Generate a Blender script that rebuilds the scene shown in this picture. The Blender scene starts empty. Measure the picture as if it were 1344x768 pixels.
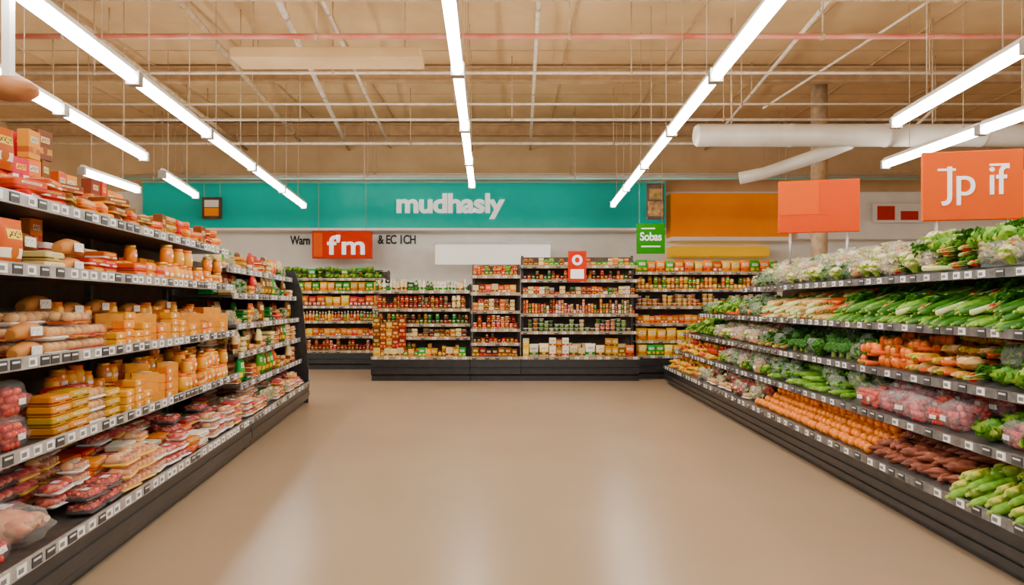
import bpy, math, random
from mathutils import Vector, Matrix, noise, Euler
R=random.Random(7)
C=bpy.context.scene.collection
def lin(v):
    v=v/255.0
    return v/12.92 if v<=.04045 else ((v+.055)/1.055)**2.4
def c(r,g,b): return (lin(r),lin(g),lin(b),1)
# ---------------------------------------------------------------- materials
def base_mat(name):
    m=bpy.data.materials.new(name); m.use_nodes=True
    nt=m.node_tree; return m,nt,nt.nodes['Principled BSDF']
def M(name,col,rough=.5,metal=0,col2=None,scale=20,bump=0,alpha=1,vary=0,coat=0,detail=4,coord='Object',stretch=None,thr=None,emit=0,spec=.4):
    m,nt,p=base_mat(name); N=nt.nodes; L=nt.links
    p.inputs['Roughness'].default_value=rough; p.inputs['Metallic'].default_value=metal; p.inputs['Specular IOR Level'].default_value=spec
    p.inputs['Alpha'].default_value=alpha; p.inputs['Coat Weight'].default_value=coat
    p.inputs['Base Color'].default_value=col
    if emit:
        p.inputs['Emission Color'].default_value=col; p.inputs['Emission Strength'].default_value=emit
    tc=N.new('ShaderNodeTexCoord'); src=tc.outputs[coord]
    if stretch:
        mp=N.new('ShaderNodeMapping'); mp.inputs['Scale'].default_value=stretch; L.new(src,mp.inputs[0]); src=mp.outputs[0]
    out=None
    if col2 or bump:
        nz=N.new('ShaderNodeTexNoise'); nz.inputs['Scale'].default_value=scale; nz.inputs['Detail'].default_value=detail
        L.new(src,nz.inputs['Vector'])
    if col2:
        cr=N.new('ShaderNodeValToRGB'); L.new(nz.outputs['Fac'],cr.inputs[0])
        a,b=thr if thr else (.35,.65)
        cr.color_ramp.elements[0].position=a; cr.color_ramp.elements[0].color=col
        cr.color_ramp.elements[1].position=b; cr.color_ramp.elements[1].color=col2
        out=cr.outputs[0]
    if vary:
        oi=N.new('ShaderNodeObjectInfo'); mr=N.new('ShaderNodeMapRange'); mr.inputs[3].default_value=1-vary; mr.inputs[4].default_value=1+vary*.7
        L.new(oi.outputs['Random'],mr.inputs[0])
        hs=N.new('ShaderNodeHueSaturation'); L.new(mr.outputs[0],hs.inputs['Value'])
        if out: L.new(out,hs.inputs['Color'])
        else: hs.inputs['Color'].default_value=col
        out=hs.outputs[0]
    if out: L.new(out,p.inputs['Base Color'])
    if bump:
        bp=N.new('ShaderNodeBump'); bp.inputs['Strength'].default_value=bump; bp.inputs['Distance'].default_value=.02
        L.new(nz.outputs['Fac'],bp.inputs['Height']); L.new(bp.outputs[0],p.inputs['Normal'])
    return m
def E(name,col,st):
    m,nt,p=base_mat(name); p.inputs['Base Color'].default_value=col
    p.inputs['Emission Color'].default_value=col; p.inputs['Emission Strength'].default_value=st; return m
def PK(name,base,band,label,rough=.5):
    """printed packaging: band, picture spot, label with print lines, in generated coordinates"""
    m,nt,p=base_mat(name); N=nt.nodes; L=nt.links
    p.inputs['Roughness'].default_value=rough; p.inputs['Specular IOR Level'].default_value=.25
    tc=N.new('ShaderNodeTexCoord'); sp=N.new('ShaderNodeSeparateXYZ'); L.new(tc.outputs['Generated'],sp.inputs[0])
    oi=N.new('ShaderNodeObjectInfo')
    def cmpn(src,v,e):
        n=N.new('ShaderNodeMath'); n.operation='COMPARE'; L.new(src,n.inputs[0]); n.inputs[1].default_value=v; n.inputs[2].default_value=e; return n.outputs[0]
    def mul(a,b):
        n=N.new('ShaderNodeMath'); n.operation='MULTIPLY'; L.new(a,n.inputs[0]); L.new(b,n.inputs[1]); return n.outputs[0]
    def mix(f,a,bcol):
        n=N.new('ShaderNodeMixRGB'); L.new(f,n.inputs[0])
        if isinstance(a,tuple): n.inputs[1].default_value=a
        else: L.new(a,n.inputs[1])
        n.inputs[2].default_value=bcol; return n.outputs[0]
    X,Z=sp.outputs[0],sp.outputs[2]
    col=mix(cmpn(Z,.3,.1),base,band)
    mp=N.new('ShaderNodeMapping'); mp.inputs['Location'].default_value=(-.5,0,-.32); L.new(tc.outputs['Generated'],mp.inputs[0])
    s2=N.new('ShaderNodeSeparateXYZ'); L.new(mp.outputs[0],s2.inputs[0])
    cb=N.new('ShaderNodeCombineXYZ'); L.new(s2.outputs[0],cb.inputs[0]); L.new(s2.outputs[2],cb.inputs[1])
    ln=N.new('ShaderNodeVectorMath'); ln.operation='LENGTH'; L.new(cb.outputs[0],ln.inputs[0])
    col=mix(cmpn(ln.outputs['Value'],0,.15),col,(min(1,base[0]*.6+.15),base[1]*.6+.05,base[2]*.5+.02,1))
    lab=mul(cmpn(X,.5,.3),cmpn(Z,.68,.1)); col=mix(lab,col,label)
    nz=N.new('ShaderNodeTexNoise'); nz.inputs['Scale'].default_value=1; nz.inputs['Detail'].default_value=1
    m3=N.new('ShaderNodeMapping'); m3.inputs['Scale'].default_value=(16,0,22); L.new(tc.outputs['Generated'],m3.inputs[0]); L.new(m3.outputs[0],nz.inputs[0])
    gt=N.new('ShaderNodeMath'); gt.operation='GREATER_THAN'; gt.inputs[1].default_value=.52; L.new(nz.outputs['Fac'],gt.inputs[0])
    pr=mul(gt.outputs[0],mul(cmpn(X,.5,.26),cmpn(Z,.68,.07))); col=mix(pr,col,(.05,.03,.03,1))
    mr=N.new('ShaderNodeMapRange'); mr.inputs[3].default_value=.7; mr.inputs[4].default_value=1.1; L.new(oi.outputs['Random'],mr.inputs[0])
    hs=N.new('ShaderNodeHueSaturation'); L.new(mr.outputs[0],hs.inputs['Value']); L.new(col,hs.inputs['Color']); hs.inputs['Saturation'].default_value=1.15
    mh=N.new('ShaderNodeMath'); mh.operation='MULTIPLY'; mh.inputs[1].default_value=17.3; L.new(oi.outputs['Random'],mh.inputs[0])
    fr=N.new('ShaderNodeMath'); fr.operation='FRACT'; L.new(mh.outputs[0],fr.inputs[0])
    m4=N.new('ShaderNodeMapRange'); m4.inputs[3].default_value=.485; m4.inputs[4].default_value=.535; L.new(fr.outputs[0],m4.inputs[0]); L.new(m4.outputs[0],hs.inputs['Hue'])
    L.new(hs.outputs[0],p.inputs['Base Color'])
    return m
white=M('white_paint',c(240,238,233),.5)
black=M('black_plastic',c(30,30,32),.3,0,c(42,42,44),8,spec=.5)
steel=M('brushed_steel',c(190,190,190),.35,.6,c(165,165,165),60)
darkgrey=M('dark_grey_metal',c(72,70,68),.4,.3,c(90,86,82),12)
railgrey=M('grey_price_rail',c(185,183,180),.22,.1,c(155,152,148),15,coat=.5)
railblack=M('black_price_rail',c(92,92,94),.22,0,c(118,118,118),20,coat=.5)
railcream=M('cream_price_rail',c(175,158,130),.3,0,c(145,128,104),10)
backdark=M('dark_back_panel',c(92,74,58),.6,0,c(68,54,42),4)
film=M('clear_film',c(255,255,255),.08,0,None,30,.5,.07)
filmthick=M('crinkled_film',c(240,245,245),.1,0,None,35,1,.17,spec=.6)
foam=M('white_foam',c(235,232,228),.6); foamb=M('black_foam',c(40,38,38),.5); foamp=M('yellow_foam',c(240,185,50),.6)
paper=M('white_label',c(245,244,240),.5,0,c(205,205,203),60,thr=(.5,.62))
# ---------------------------------------------------------------- mesh builder
class B:
    def __init__(s): s.v=[];s.f=[];s.m=[];s.sm=[]
    def loft(s,rings,mi=0,cap0=True,cap1=True,smooth=True,closed=True):
        o=len(s.v); n=len(rings[0])
        for r in rings: s.v.extend([tuple(p) for p in r])
        for i in range(len(rings)-1):
            for j in range(n if closed else n-1):
                k=(j+1)%n
                s.f.append((o+i*n+j,o+i*n+k,o+(i+1)*n+k,o+(i+1)*n+j)); s.m.append(mi); s.sm.append(smooth)
        if cap0: s.f.append(tuple(o+j for j in reversed(range(n)))); s.m.append(mi); s.sm.append(False)
        if cap1: s.f.append(tuple(o+(len(rings)-1)*n+j for j in range(n))); s.m.append(mi); s.sm.append(False)
        return s
    def box(s,x0,x1,y0,y1,z0,z1,mi=0):
        return s.loft([[(x0,y0,z),(x1,y0,z),(x1,y1,z),(x0,y1,z)] for z in (z0,z1)],mi,smooth=False)
    def rbox(s,w,d,h,r=.006,mi=0,cx=0,cy=0,z=0,flare=0):
        def rr(w,d,r,zz):
            pts=[]
            for (sx,sy,a0) in ((1,1,0),(-1,1,90),(-1,-1,180),(1,-1,270)):
                for a in (0,45,90):
                    t=math.radians(a0+a); pts.append((cx+sx*(w/2-r)+r*math.cos(t),cy+sy*(d/2-r)+r*math.sin(t),zz))
            return pts
        b=min(r,.008)
        return s.loft([rr(w-2*b-flare,d-2*b-flare,r*.6,z),rr(w-flare,d-flare,r,z+b),rr(w,d,r,z+h-b),rr(w-2*b,d-2*b,r*.6,z+h)],mi,smooth=False)
    def lathe(s,prof,n=14,mi=0,cx=0,cy=0,smooth=True,cz=0):
        return s.loft([[(cx+r*math.cos(2*math.pi*j/n),cy+r*math.sin(2*math.pi*j/n),cz+z) for j in range(n)] for r,z in prof],mi,smooth=smooth)
    def blob(s,ctr,rad,mi=0,amp=.0,fr=3,seed=0,n=10,k=7,rot=None,pw=1):
        rings=[]
        for i in range(k+1):
            th=math.pi*(.02+.96*i/k); ring=[]
            for j in range(n):
                ph=2*math.pi*j/n
                d=Vector((math.sin(th)*math.cos(ph),math.sin(th)*math.sin(ph),-math.cos(th)))
                q=1+amp*noise.noise(d*fr+Vector((seed*3.7,seed,seed*.3)))
                p=Vector((d.x*rad[0]*q,d.y*rad[1]*q,d.z*rad[2]*q))
                if rot: p.rotate(rot)
                ring.append(p+Vector(ctr))
            rings.append(ring)
        return s.loft(rings,mi)
    def tube(s,pts,rad,n=8,mi=0,cap=True):
        pts=[Vector(p) for p in pts]; rings=[]
        for i,p in enumerate(pts):
            t=(pts[min(i+1,len(pts)-1)]-pts[max(i-1,0)]).normalized()
            up=Vector((0,0,1)) if abs(t.z)<.9 else Vector((1,0,0))
            a=t.cross(up).normalized(); b=a.cross(t)
            r=rad[i] if isinstance(rad,(list,tuple)) else rad
            rings.append([p+a*r*math.cos(2*math.pi*j/n)+b*r*math.sin(2*math.pi*j/n) for j in range(n)])
        return s.loft(rings,mi,cap,cap)
    def leaf(s,base,dr,L,W,bend=.3,mi=0,curl=.2,k=5,seed=0):
        base=Vector(base); dr=Vector(dr).normalized(); side=dr.cross(Vector((0,0,1)))
        side=side.normalized() if side.length>.05 else Vector((1,0,0)); up=side.cross(dr)
        rings=[]
        for i in range(k+1):
            t=i/k; w=W*math.sin(math.pi*min(1,.12+t*.86))**.7*(.5+.5*t if t<.4 else 1)
            p=base+dr*L*t-Vector((0,0,1))*bend*L*t*t+up*.0
            rf=curl*W*math.sin(i*2.3+seed)
            rings.append([p-side*w+up*(curl*W+rf),p-side*w*.5+up*rf*.3,p,p+side*w*.5-up*rf*.3,p+side*w+up*(curl*W-rf)])
        return s.loft(rings,mi,False,False,True,False)
    def pillow(s,w,d,h,mi=0,seed=0,n=20,crimp=True,amp=.12,z=0):
        T=[0,.035,.1,.24,.42,.6,.76,.9,.965,1] if crimp else [0,.05,.15,.3,.5,.7,.85,.95,1]
        TH=[.04,.05,.5,.86,1,.97,.82,.45,.05,.04] if crimp else [.3,.6,.85,1,1,.95,.8,.5,.15]
        WF=[1,1,.95,.92,.91,.91,.92,.95,1,1] if crimp else [.8,.9,.97,1,1,.97,.9,.75,.5]
        rings=[]
        for t,th,wf in zip(T,TH,WF):
            ring=[]
            for j in range(n):
                a=2*math.pi*j/n; ca,sa=math.cos(a),math.sin(a)
                x=w/2*wf*math.copysign(abs(ca)**.8,ca); y=d/2*th*math.copysign(abs(sa)**.85,sa)
                q=noise.noise(Vector((x*18+seed*5,sa*1.5,t*4+seed)))
                ring.append((x*(1+amp*.3*q),y*(1+amp*2*q),z+t*h))
            rings.append(ring)
        return s.loft(rings,mi)
    def mesh(s,name,*mats):
        me=bpy.data.meshes.new(name); me.from_pydata(s.v,[],s.f)
        for m in mats: me.materials.append(m)
        me.polygons.foreach_set('material_index',s.m); me.polygons.foreach_set('use_smooth',s.sm)
        import bmesh
        bm=bmesh.new(); bm.from_mesh(me); bmesh.ops.recalc_face_normals(bm,faces=bm.faces); bm.to_mesh(me); bm.free()
        me.update(); return me
def obj(name,me,parent=None,loc=(0,0,0),rot=(0,0,0),label=None,category=None,kind=None,group=None,scale=None):
    o=bpy.data.objects.new(name,me); C.objects.link(o); o.location=loc; o.rotation_euler=rot
    if scale: o.scale=scale
    if parent: o.parent=parent
    if label: o['label']=label
    if category and not parent: o['category']=category
    if kind: o['kind']=kind
    if group: o['group']=group
    return o
class P:
    def __init__(s,name,label,cat,me,w,d,h,parts=()):
        s.name=name;s.label=label;s.cat=cat;s.me=me;s.w=w;s.d=d;s.h=h;s.parts=parts
def put(p,mat,group):
    o=bpy.data.objects.new(p.name,p.me); C.objects.link(o); o.matrix_world=mat
    o['label']=p.label; o['category']=p.cat; o['group']=group
    for pn,pm,loc in p.parts:
        q=bpy.data.objects.new(pn,pm); q.parent=o; q.location=loc; C.objects.link(q)
    return o
class G:
    def __init__(s,origin,d,n,sgn):
        s.o=Vector(origin); s.d=Vector(d).normalized(); s.n=Vector(n).normalized(); s.sgn=sgn
        s.ang=math.atan2(s.n.y,s.n.x)-math.pi/2
    def pos(s,u,v,z): return s.o+s.d*u+s.n*v+Vector((0,0,z))
def fill(g,z,u0,u1,protos,rows,stack,group,maxh=.35,gap=.006,sc=(.9,1.1),yaw=.08,tilt=0,slope=0,vj=.01):
    for v in rows:
        u=u0
        while u<u1:
            p=R.choice(protos); s=min(R.uniform(*sc),(maxh-.004)/p.h); w=p.w*s
            if u+w>u1: break
            zz=z+slope*v+.003; zt=z+slope*v+maxh
            vv=v+R.uniform(0,vj)
            for k in range(R.randint(*stack)):
                if k and zz+p.h*s>zt: break
                m=Matrix.Translation(g.pos(u+w/2,vv+p.d*s/2,zz))@Matrix.Rotation(g.ang+R.uniform(-yaw,yaw),4,'Z')@Matrix.Rotation(tilt,4,'X')@Matrix.Scale(s,4)
                put(p,m,group); zz+=p.h*s+.002
            u+=w+gap
def pile(g,z,u0,u1,v0,v1,slope,protos,su,sv,group,layers=1,lh=.05,sc=(.85,1.15),yaw=.3,spin=0,vs=None):
    nv=max(1,int((v1-v0)/sv)); vs=v0 if vs is None else vs
    for l in range(layers):
        nu=max(1,int((u1-u0)/su))
        for i in range(nu):
            for j in range(nv):
                p=R.choice(protos); s=R.uniform(*sc)
                u=u0+(i+.5+(.5 if l%2 else 0)*(1 if i<nu-1 else 0))*su+R.uniform(-.12,.12)*su
                v=v0+(j+.5+(.3 if l%2 else 0))*sv+R.uniform(-.1,.1)*sv
                m=Matrix.Translation(g.pos(u,v,z+slope*(v-vs)+.004+l*lh))@Matrix.Rotation(g.ang+R.uniform(-yaw,yaw)+(math.pi if R.random()<.3 else 0)*(yaw>.2),4,'Z')@Matrix.Rotation(math.atan(slope)*(1 if yaw<=.2 else 0)+R.uniform(-spin,spin),4,'X')@Matrix.Scale(s,4)
                put(p,m,group)
# ---------------------------------------------------------------- packaged goods
red=c(200,10,8);dred=c(140,8,8);orange=c(238,112,0);yellow=c(250,185,0);green=c(50,155,10);dgreen=c(15,88,18);wht=c(242,235,220);brown=c(120,60,18);tan=c(215,150,70);cream=c(240,212,155);pink=c(225,100,80);blk=c(30,25,25)
pk={ 'red':PK('print_red',red,wht,yellow),'orange':PK('print_orange',orange,red,wht),'yellow':PK('print_yellow',yellow,orange,wht),
 'green':PK('print_green',green,yellow,wht),'brown':PK('print_brown',brown,tan,cream),'white':PK('print_white',wht,red,wht),
 'cream':PK('print_cream',cream,brown,wht),'dred':PK('print_dark_red',dred,orange,cream),'dgreen':PK('print_dark_green',dgreen,green,wht),
 'pink':PK('print_pink',pink,red,wht),'black':PK('print_black',blk,red,cream),'wg':PK('print_white_green',wht,green,wht),'tan':PK('print_tan',tan,brown,wht)}
cw={'red':'red','orange':'orange','yellow':'yellow','green':'green','brown':'brown','white':'white and red','cream':'cream','dred':'dark red','dgreen':'dark green','pink':'pink','black':'black','wg':'white and green','tan':'tan'}
lidm={'red':M('lid_red',red,.35),'gold':M('lid_gold',c(215,160,50),.3,.6),'white':white,'black':M('lid_black',blk,.3)}
pouch={};carton={};jar={};can={};bottle={};flat={};tea={};spice={};ftub={}
for i,k in enumerate(pk):
    mt=pk[k]
    pouch[k]=P('snack_bag','glossy %s printed snack bag with crimped ends'%cw[k],'snack bag',B().pillow(.19,.08,.25,0,i).mesh('snack_bag',mt),.19,.085,.25)
    carton[k]=P('food_carton','%s printed cardboard food carton'%cw[k],'carton',B().rbox(.12,.07,.18,.003).mesh('food_carton',mt),.122,.072,.18)
    tea[k]=P('tea_box','small %s printed cardboard tea box'%cw[k],'box',B().rbox(.1,.06,.085,.002).mesh('tea_box',mt),.102,.062,.085)
    flat[k]=P('flat_food_pack','low %s printed food pack lying flat'%cw[k],'food pack',B().rbox(.2,.14,.055,.012).mesh('flat_food_pack',mt),.2,.14,.056)
    jb=B().lathe([(.034,0),(.04,.006),(.041,.09),(.036,.105),(.03,.11),(.03,.115)],14).mesh('jar',mt)
    lk_=lidm[R.choice(['red','gold','white','black'])]
    lb=B().lathe([(.033,0),(.034,.002),(.034,.016),(.032,.018)],14).mesh('jar_lid',lk_)
    jar[k]=P('food_jar','small %s labelled food jar with screw lid'%cw[k],'jar',jb,.083,.083,.131,[('lid',lb,(0,0,.113))])
    sb=B().lathe([(.024,0),(.026,.004),(.026,.075),(.022,.084)],12).mesh('spice_jar',mt); sl_=B().lathe([(.023,0),(.024,.002),(.024,.018),(.022,.02)],12).mesh('lid',lk_)
    spice[k]=P('spice_jar','narrow %s labelled spice jar with lid'%cw[k],'jar',sb,.055,.055,.104,[('lid',sl_,(0,0,.083))])
    tb=B().lathe([(.036,0),(.038,.003),(.045,.07),(.047,.072)],14).mesh('food_tub',mt); tl=B().lathe([(.047,0),(.049,.002),(.049,.007),(.045,.009)],14).mesh('lid',white)
    ftub[k]=P('food_tub','tapered %s printed plastic food tub'%cw[k],'tub',tb,.1,.1,.081,[('lid',tl,(0,0,.071))])
    can[k]=P('food_can','%s labelled round tin can'%cw[k],'can',B().lathe([(.036,0),(.038,.002),(.036,.006),(.036,.104),(.038,.108),(.036,.11),(.034,.106)],14).mesh('food_can',mt),.077,.077,.11)
    bb=B().lathe([(.03,0),(.034,.006),(.034,.13),(.028,.165),(.013,.19),(.013,.215)],12).mesh('bottle',mt)
    bl=B().lathe([(.015,0),(.016,.002),(.016,.018),(.014,.02)],10).mesh('bottle_cap',lidm['white'])
    bottle[k]=P('sauce_bottle','tall %s labelled sauce bottle'%cw[k],'bottle',bb,.07,.07,.233,[('cap',bl,(0,0,.213))])
def S(d,*ks): return [d[k] for k in ks]
og=M('orange_preserve',c(238,122,0),.2,0,c(250,160,0),14,vary=.15,coat=.2); yg=M('yellow_cheese',c(248,178,0),.4,0,c(242,148,0),12,vary=.15)
def gjar(n,lab,mt,lid):
    a=B().lathe([(.04,0),(.048,.008),(.05,.05),(.048,.1),(.04,.115),(.036,.12)],16).mesh(n,mt)
    l=B().lathe([(.039,0),(.041,.003),(.041,.02),(.038,.023)],16).mesh('lid',lid)
    t=B().loft([[(.0505*math.cos(x),.0505*math.sin(x),z) for x in [math.radians(-120+i*6) for i in range(11)]] for z in (.045,.07)],0,False,False,True,False).mesh('label',paper)
    return P(n,lab,'jar',a,.102,.102,.143,[('lid',l,(0,0,.118)),('paper_label',t,(0,0,0))])
ojar=gjar('preserve_jar','glass jar of orange preserve with gold lid',og,lidm['gold']); yjar=gjar('preserve_jar','glass jar of yellow preserve with orange lid',yg,M('lid_orange',orange,.4))
def block(n,lab,mt,w,d,h,cat='cheese'):
    a=B().rbox(w,d,h,.01).mesh(n,mt); l=B().box(-w*.3,-w*.02,-d/2-.002,-d/2+.0,h*.3,h*.7).mesh('label',paper)
    return P(n,lab,cat,a,w,d,h,[('paper_label',l,(0,0,0))])
cheese=block('cheese_block','orange cheese block in clear wrap',M('cheddar',c(235,125,0),.4,0,c(246,152,0),9,vary=.15),.15,.1,.06)
cheese2=block('cheese_block','yellow cheese block in clear wrap',yg,.14,.1,.05)
def wedge():
    b=B(); n=9; pts=[(0,-.09)]+[(.1*math.sin(math.radians(-30+60*i/n))*1.1,-.09+.17*math.cos(math.radians(-30+60*i/n))) for i in range(n+1)]
    b.loft([[(x,y,z) for x,y in pts] for z in (0,.065)],0,smooth=False); return b
cheese3=P('cheese_wedge','golden cheese wedge in clear wrap','cheese',wedge().mesh('cheese_wedge',yg),.12,.17,.066,[('paper_label',B().box(-.03,.03,-.04,.03,.066,.068).mesh('label',paper),(0,0,0))])
# meat
def tray(n,lab,mats,kind,seed,tm=foam):
    w,d,h=.22,.15,.022
    t=B().rbox(w,d,h,.02,0,flare=.03).mesh('tray',tm)
    mb=B(); rr=random.Random(seed)
    if kind=='steak':
        for i in range(5): mb.blob((-.078+i*.039,rr.uniform(-.005,.005),.04),(.038,.066,.02),rr.randint(0,len(mats)-1),.5,2.2,seed+i,12,7,Euler((0,-.35,rr.uniform(-.2,.2))))
    elif kind=='chicken':
        for i in range(4):
            x=-.075+i*.05
            mb.blob((x,.012,.045),(.031,.05,.026),0,.4,2,seed+i,12,7,Euler((0,0,rr.uniform(-.3,.3)))); mb.tube([(x,-.02,.045),(x+.004,-.05,.042),(x+.004,-.066,.042)],[.02,.011,.014],8,1)
    else:
        for i in range(34): mb.tube([(rr.uniform(-.1,.1),-.065+.13*rr.random(),.03+.03*rr.random()) for _ in range(3)],.009,6,rr.randint(0,len(mats)-1))
    mm=mb.mesh('meat',*mats)
    fm=B().loft([[(x*(w/2-.004*k)*1,y*(d/2-.004*k),z) for x,y in ((-1,-1),(0,-1),(1,-1),(1,0),(1,1),(0,1),(-1,1),(-1,0))] for k,z in ((0,.022),(3,.055),(10,.07))],0,False,True,True).mesh('film',film)
    lb=B().box(-.03,.03,-.04,.0,.0705,.0715).mesh('label',paper)
    return P(n,lab,'packaged meat',t,w,d,.075,[('meat',mm,(0,0,0)),('cling_film',fm,(0,0,0)),('price_label',lb,(R.choice([-.04,.05]),R.choice([0,.03]),0))])
m_beef=M('raw_beef',c(175,10,8),.35,0,c(220,70,55),26,.2,vary=.12,thr=(.45,.75)); m_beef2=M('marbled_beef',c(205,35,20),.35,0,c(238,150,125),20,.2,thr=(.45,.62))
m_chk=M('raw_chicken',c(240,172,110),.35,0,c(248,208,160),15,.3,vary=.1); m_chk2=M('chicken_pink',c(228,128,80),.35,0,c(242,178,128),18,.3); m_sau=M('sausage',c(200,70,25),.35,0,c(230,120,70),20,.2)
beef=[tray('beef_tray','foam tray of sliced red beef under film',(m_beef,m_beef2),'steak',i,tm) for i,tm in ((0,foam),(1,foamb),(2,foamp))]
chick=[tray('chicken_tray','foam tray of pale chicken pieces under film',(m_chk,m_chk2),'chicken',i+5,tm) for i,tm in ((0,foam),(1,foamp))]
sau=[tray('sausage_tray','foam tray of minced meat strips under film',(m_sau,m_beef2,m_beef),'mince',i+9,tm) for i,tm in ((0,foamb),(1,foam))]
def bigchick():
    a=B(); a.blob((0,0,.085),(.12,.15,.085),0,.3,1.6,3,18,12); a.blob((-.07,-.11,.1),(.04,.07,.04),0,.3,2,5,12,8); a.blob((.07,-.11,.1),(.04,.07,.04),0,.3,2,7,12,8)
    a.tube([(-.06,-.15,.11),(-.03,-.19,.12),(-.025,-.2,.12)],[.02,.012,.016],8,1); a.tube([(.06,-.15,.11),(.03,-.19,.12),(.025,-.2,.12)],[.02,.012,.016],8,1)
    f=B().blob((0,-.01,.095),(.15,.21,.1),0,.3,4,9,22,14).mesh('film',filmthick)
    return P('whole_chicken','whole raw chicken in crinkled clear bag','packaged meat',a.mesh('whole_chicken',m_chk2,m_chk),.28,.4,.19,[('clear_bag',f,(0,0,0)),('price_label',B().box(-.05,.03,-.04,.02,.189,.192).mesh('label',paper),(0,0,0))])
wchick=bigchick()
def netbag(n,lab,cat,mt,r,num,w,d,h,seed,fm=film,mt2=None,stretch=(1,1,1),lbl=True):
    b=B(); rr=random.Random(seed); cnt=0; zi=r
    while zi<h-r and cnt<num:
        fx=math.sqrt(max(.1,1-(2*zi/h-.9)**2))
        nx=max(1,int(w*fx/(2*r*stretch[0]))); ny=max(1,int(d*fx/(2*r*stretch[1])))
        for i in range(nx):
            for j in range(ny):
                if j not in(0,ny-1) and i not in (0,nx-1) and zi<h-2.5*r: continue
                b.blob(((i-(nx-1)/2)*2*r*stretch[0]+rr.uniform(-.2,.2)*r,(j-(ny-1)/2)*2*r*stretch[1]+rr.uniform(-.2,.2)*r,zi),(r*stretch[0]*1.05,r*stretch[1]*1.05,r*stretch[2]*1.05),rr.randint(0,1) if mt2 else 0,.25,2,rr.random()*9,8,6,Euler((rr.random(),rr.random(),rr.random()))); cnt+=1
        zi+=1.6*r*stretch[2]
    f=B().pillow(w*1.1,d*1.15,h*1.15,0,seed,20,False,.25).mesh('film',fm)
    parts=[('clear_bag',f,(0,0,0))]
    if lbl: parts.append(('paper_label',B().box(-w*.16,w*.16,-d*.575-.004,-d*.575,h*.35,h*.55).mesh('label',paper),(0,0,0)))
    return P(n,lab,cat,b.mesh(n,*( (mt,mt2) if mt2 else (mt,))),w*1.1,d*1.15,h*1.15,parts)
m_tom=M('red_fruit',c(195,5,6),.3,0,c(220,45,15),8,vary=.1,coat=.2); m_rad=M('radish',c(195,20,40),.35,0,c(225,95,105),10,vary=.1); m_pot=M('potato',c(210,155,90),.6,0,c(180,120,65),14,.3)
m_swp=M('sweet_potato_skin',c(165,90,60),.6,0,c(120,62,45),14,.4,vary=.12)
fbag=netbag('apple_bag','clear bag of shiny red apples','bagged fruit',m_tom,.032,80,.24,.15,.24,1)
tbag=netbag('cherry_tomato_bag','clear bag of small red tomatoes','bagged fruit',m_tom,.018,90,.18,.11,.14,2,mt2=M('tomato_orange',c(222,70,10),.3))
rbag=netbag('radish_bag','clear bag of red and pink radishes','bagged vegetables',m_rad,.022,90,.2,.14,.15,3,mt2=M('radish_dark',c(145,10,28),.3),fm=filmthick)
pbag=netbag('potato_bag','clear bag of pale potatoes','bagged vegetables',m_pot,.03,60,.22,.15,.17,4,filmthick)
m_bread=M('bread_crust',c(212,140,62),.6,0,c(172,92,30),6,.2,vary=.1); m_roll=M('roll_crust',c(236,182,105),.6,0,c(206,136,58),9,.2,vary=.08)
def loaf():
    rings=[]
    for i in range(11):
        t=i/10; k=math.sin(math.pi*(.06+.88*t))**.35
        rings.append([(-.13+.26*t,.05*k*math.cos(a)*(1.0+.1*math.sin(a)),.05*k*(1+math.sin(a))*.95+.002*math.sin(i*2)) for a in [2*math.pi*j/14 for j in range(14)]])
    return B().loft(rings,0)
bread=P('bread_loaf','golden bread loaf in clear wrap','bread',loaf().mesh('bread_loaf',m_bread),.27,.11,.105,[('paper_label',B().box(-.05,.05,-.058,-.054,.02,.07).mesh('label',paper),(0,0,0))])
def rolls(tm,lab):
    b=B()
    for i in range(3):
        for j in range(2): b.blob(((i-1)*.065,(j-.5)*.065,.042),(.034,.034,.027),0,.1,2,i+j,12,7)
    t=B().rbox(.21,.15,.02,.015,0,flare=.02).mesh('tray',tm)
    f=B().rbox(.205,.145,.055,.02,0,z=.018).mesh('film',film)
    return P('bread_roll_tray',lab,'bread',t,.21,.15,.075,[('bread_rolls',b.mesh('rolls',m_roll),(0,0,0)),('cling_film',f,(0,0,0))])
rollp=rolls(foam,'white tray of pale bread rolls under film'); rollb=rolls(pk['red'],'red tray of golden bread rolls under film')
# ---------------------------------------------------------------- produce
m_or=M('orange_peel',c(242,122,0),.45,0,c(250,148,0),60,.15,vary=.1); m_le=M('lemon_peel',c(252,205,5),.4,0,c(242,185,5),40,.2,vary=.08)
m_cu=M('cucumber_skin',c(25,92,12),.35,0,c(75,142,25),18,.2,vary=.15,stretch=(1,.2,1)); m_zu=M('zucchini_skin',c(70,138,25),.35,0,c(132,182,50),22,.1,vary=.15)
m_stem=M('pale_stem',c(190,208,115),.5,0,c(150,182,70),20); m_leaf=M('leaf_green',c(45,120,15),.5,0,c(108,170,35),14,.4,vary=.2); m_leafd=M('leaf_dark',c(20,82,12),.5,0,c(58,125,25),14,.4,vary=.2)
m_leafl=M('lettuce_green',c(125,178,30),.5,0,c(182,212,80),10,.4,vary=.12); m_car=M('carrot_skin',c(236,105,0),.5,0,c(222,88,0),20,.3,vary=.1,stretch=(1,6,1))
m_cau=M('cauliflower_curd',c(243,228,185),.7,0,c(222,200,145),25,.5); m_bro=M('broccoli_floret',c(25,85,15),.8,0,c(70,130,35),70,1,vary=.12)
m_lk=M('leek_white',c(236,238,195),.4,0,c(200,218,130),8); m_pep=M('pepper_orange',c(242,120,0),.25,0,c(232,98,0),5,vary=.15,coat=.2); m_pepg=M('pepper_green',c(50,140,20),.2,0,c(80,160,30),5,coat=.3); m_pepr=M('pepper_red',c(195,10,8),.2,0,c(215,40,12),5,coat=.3)
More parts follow.
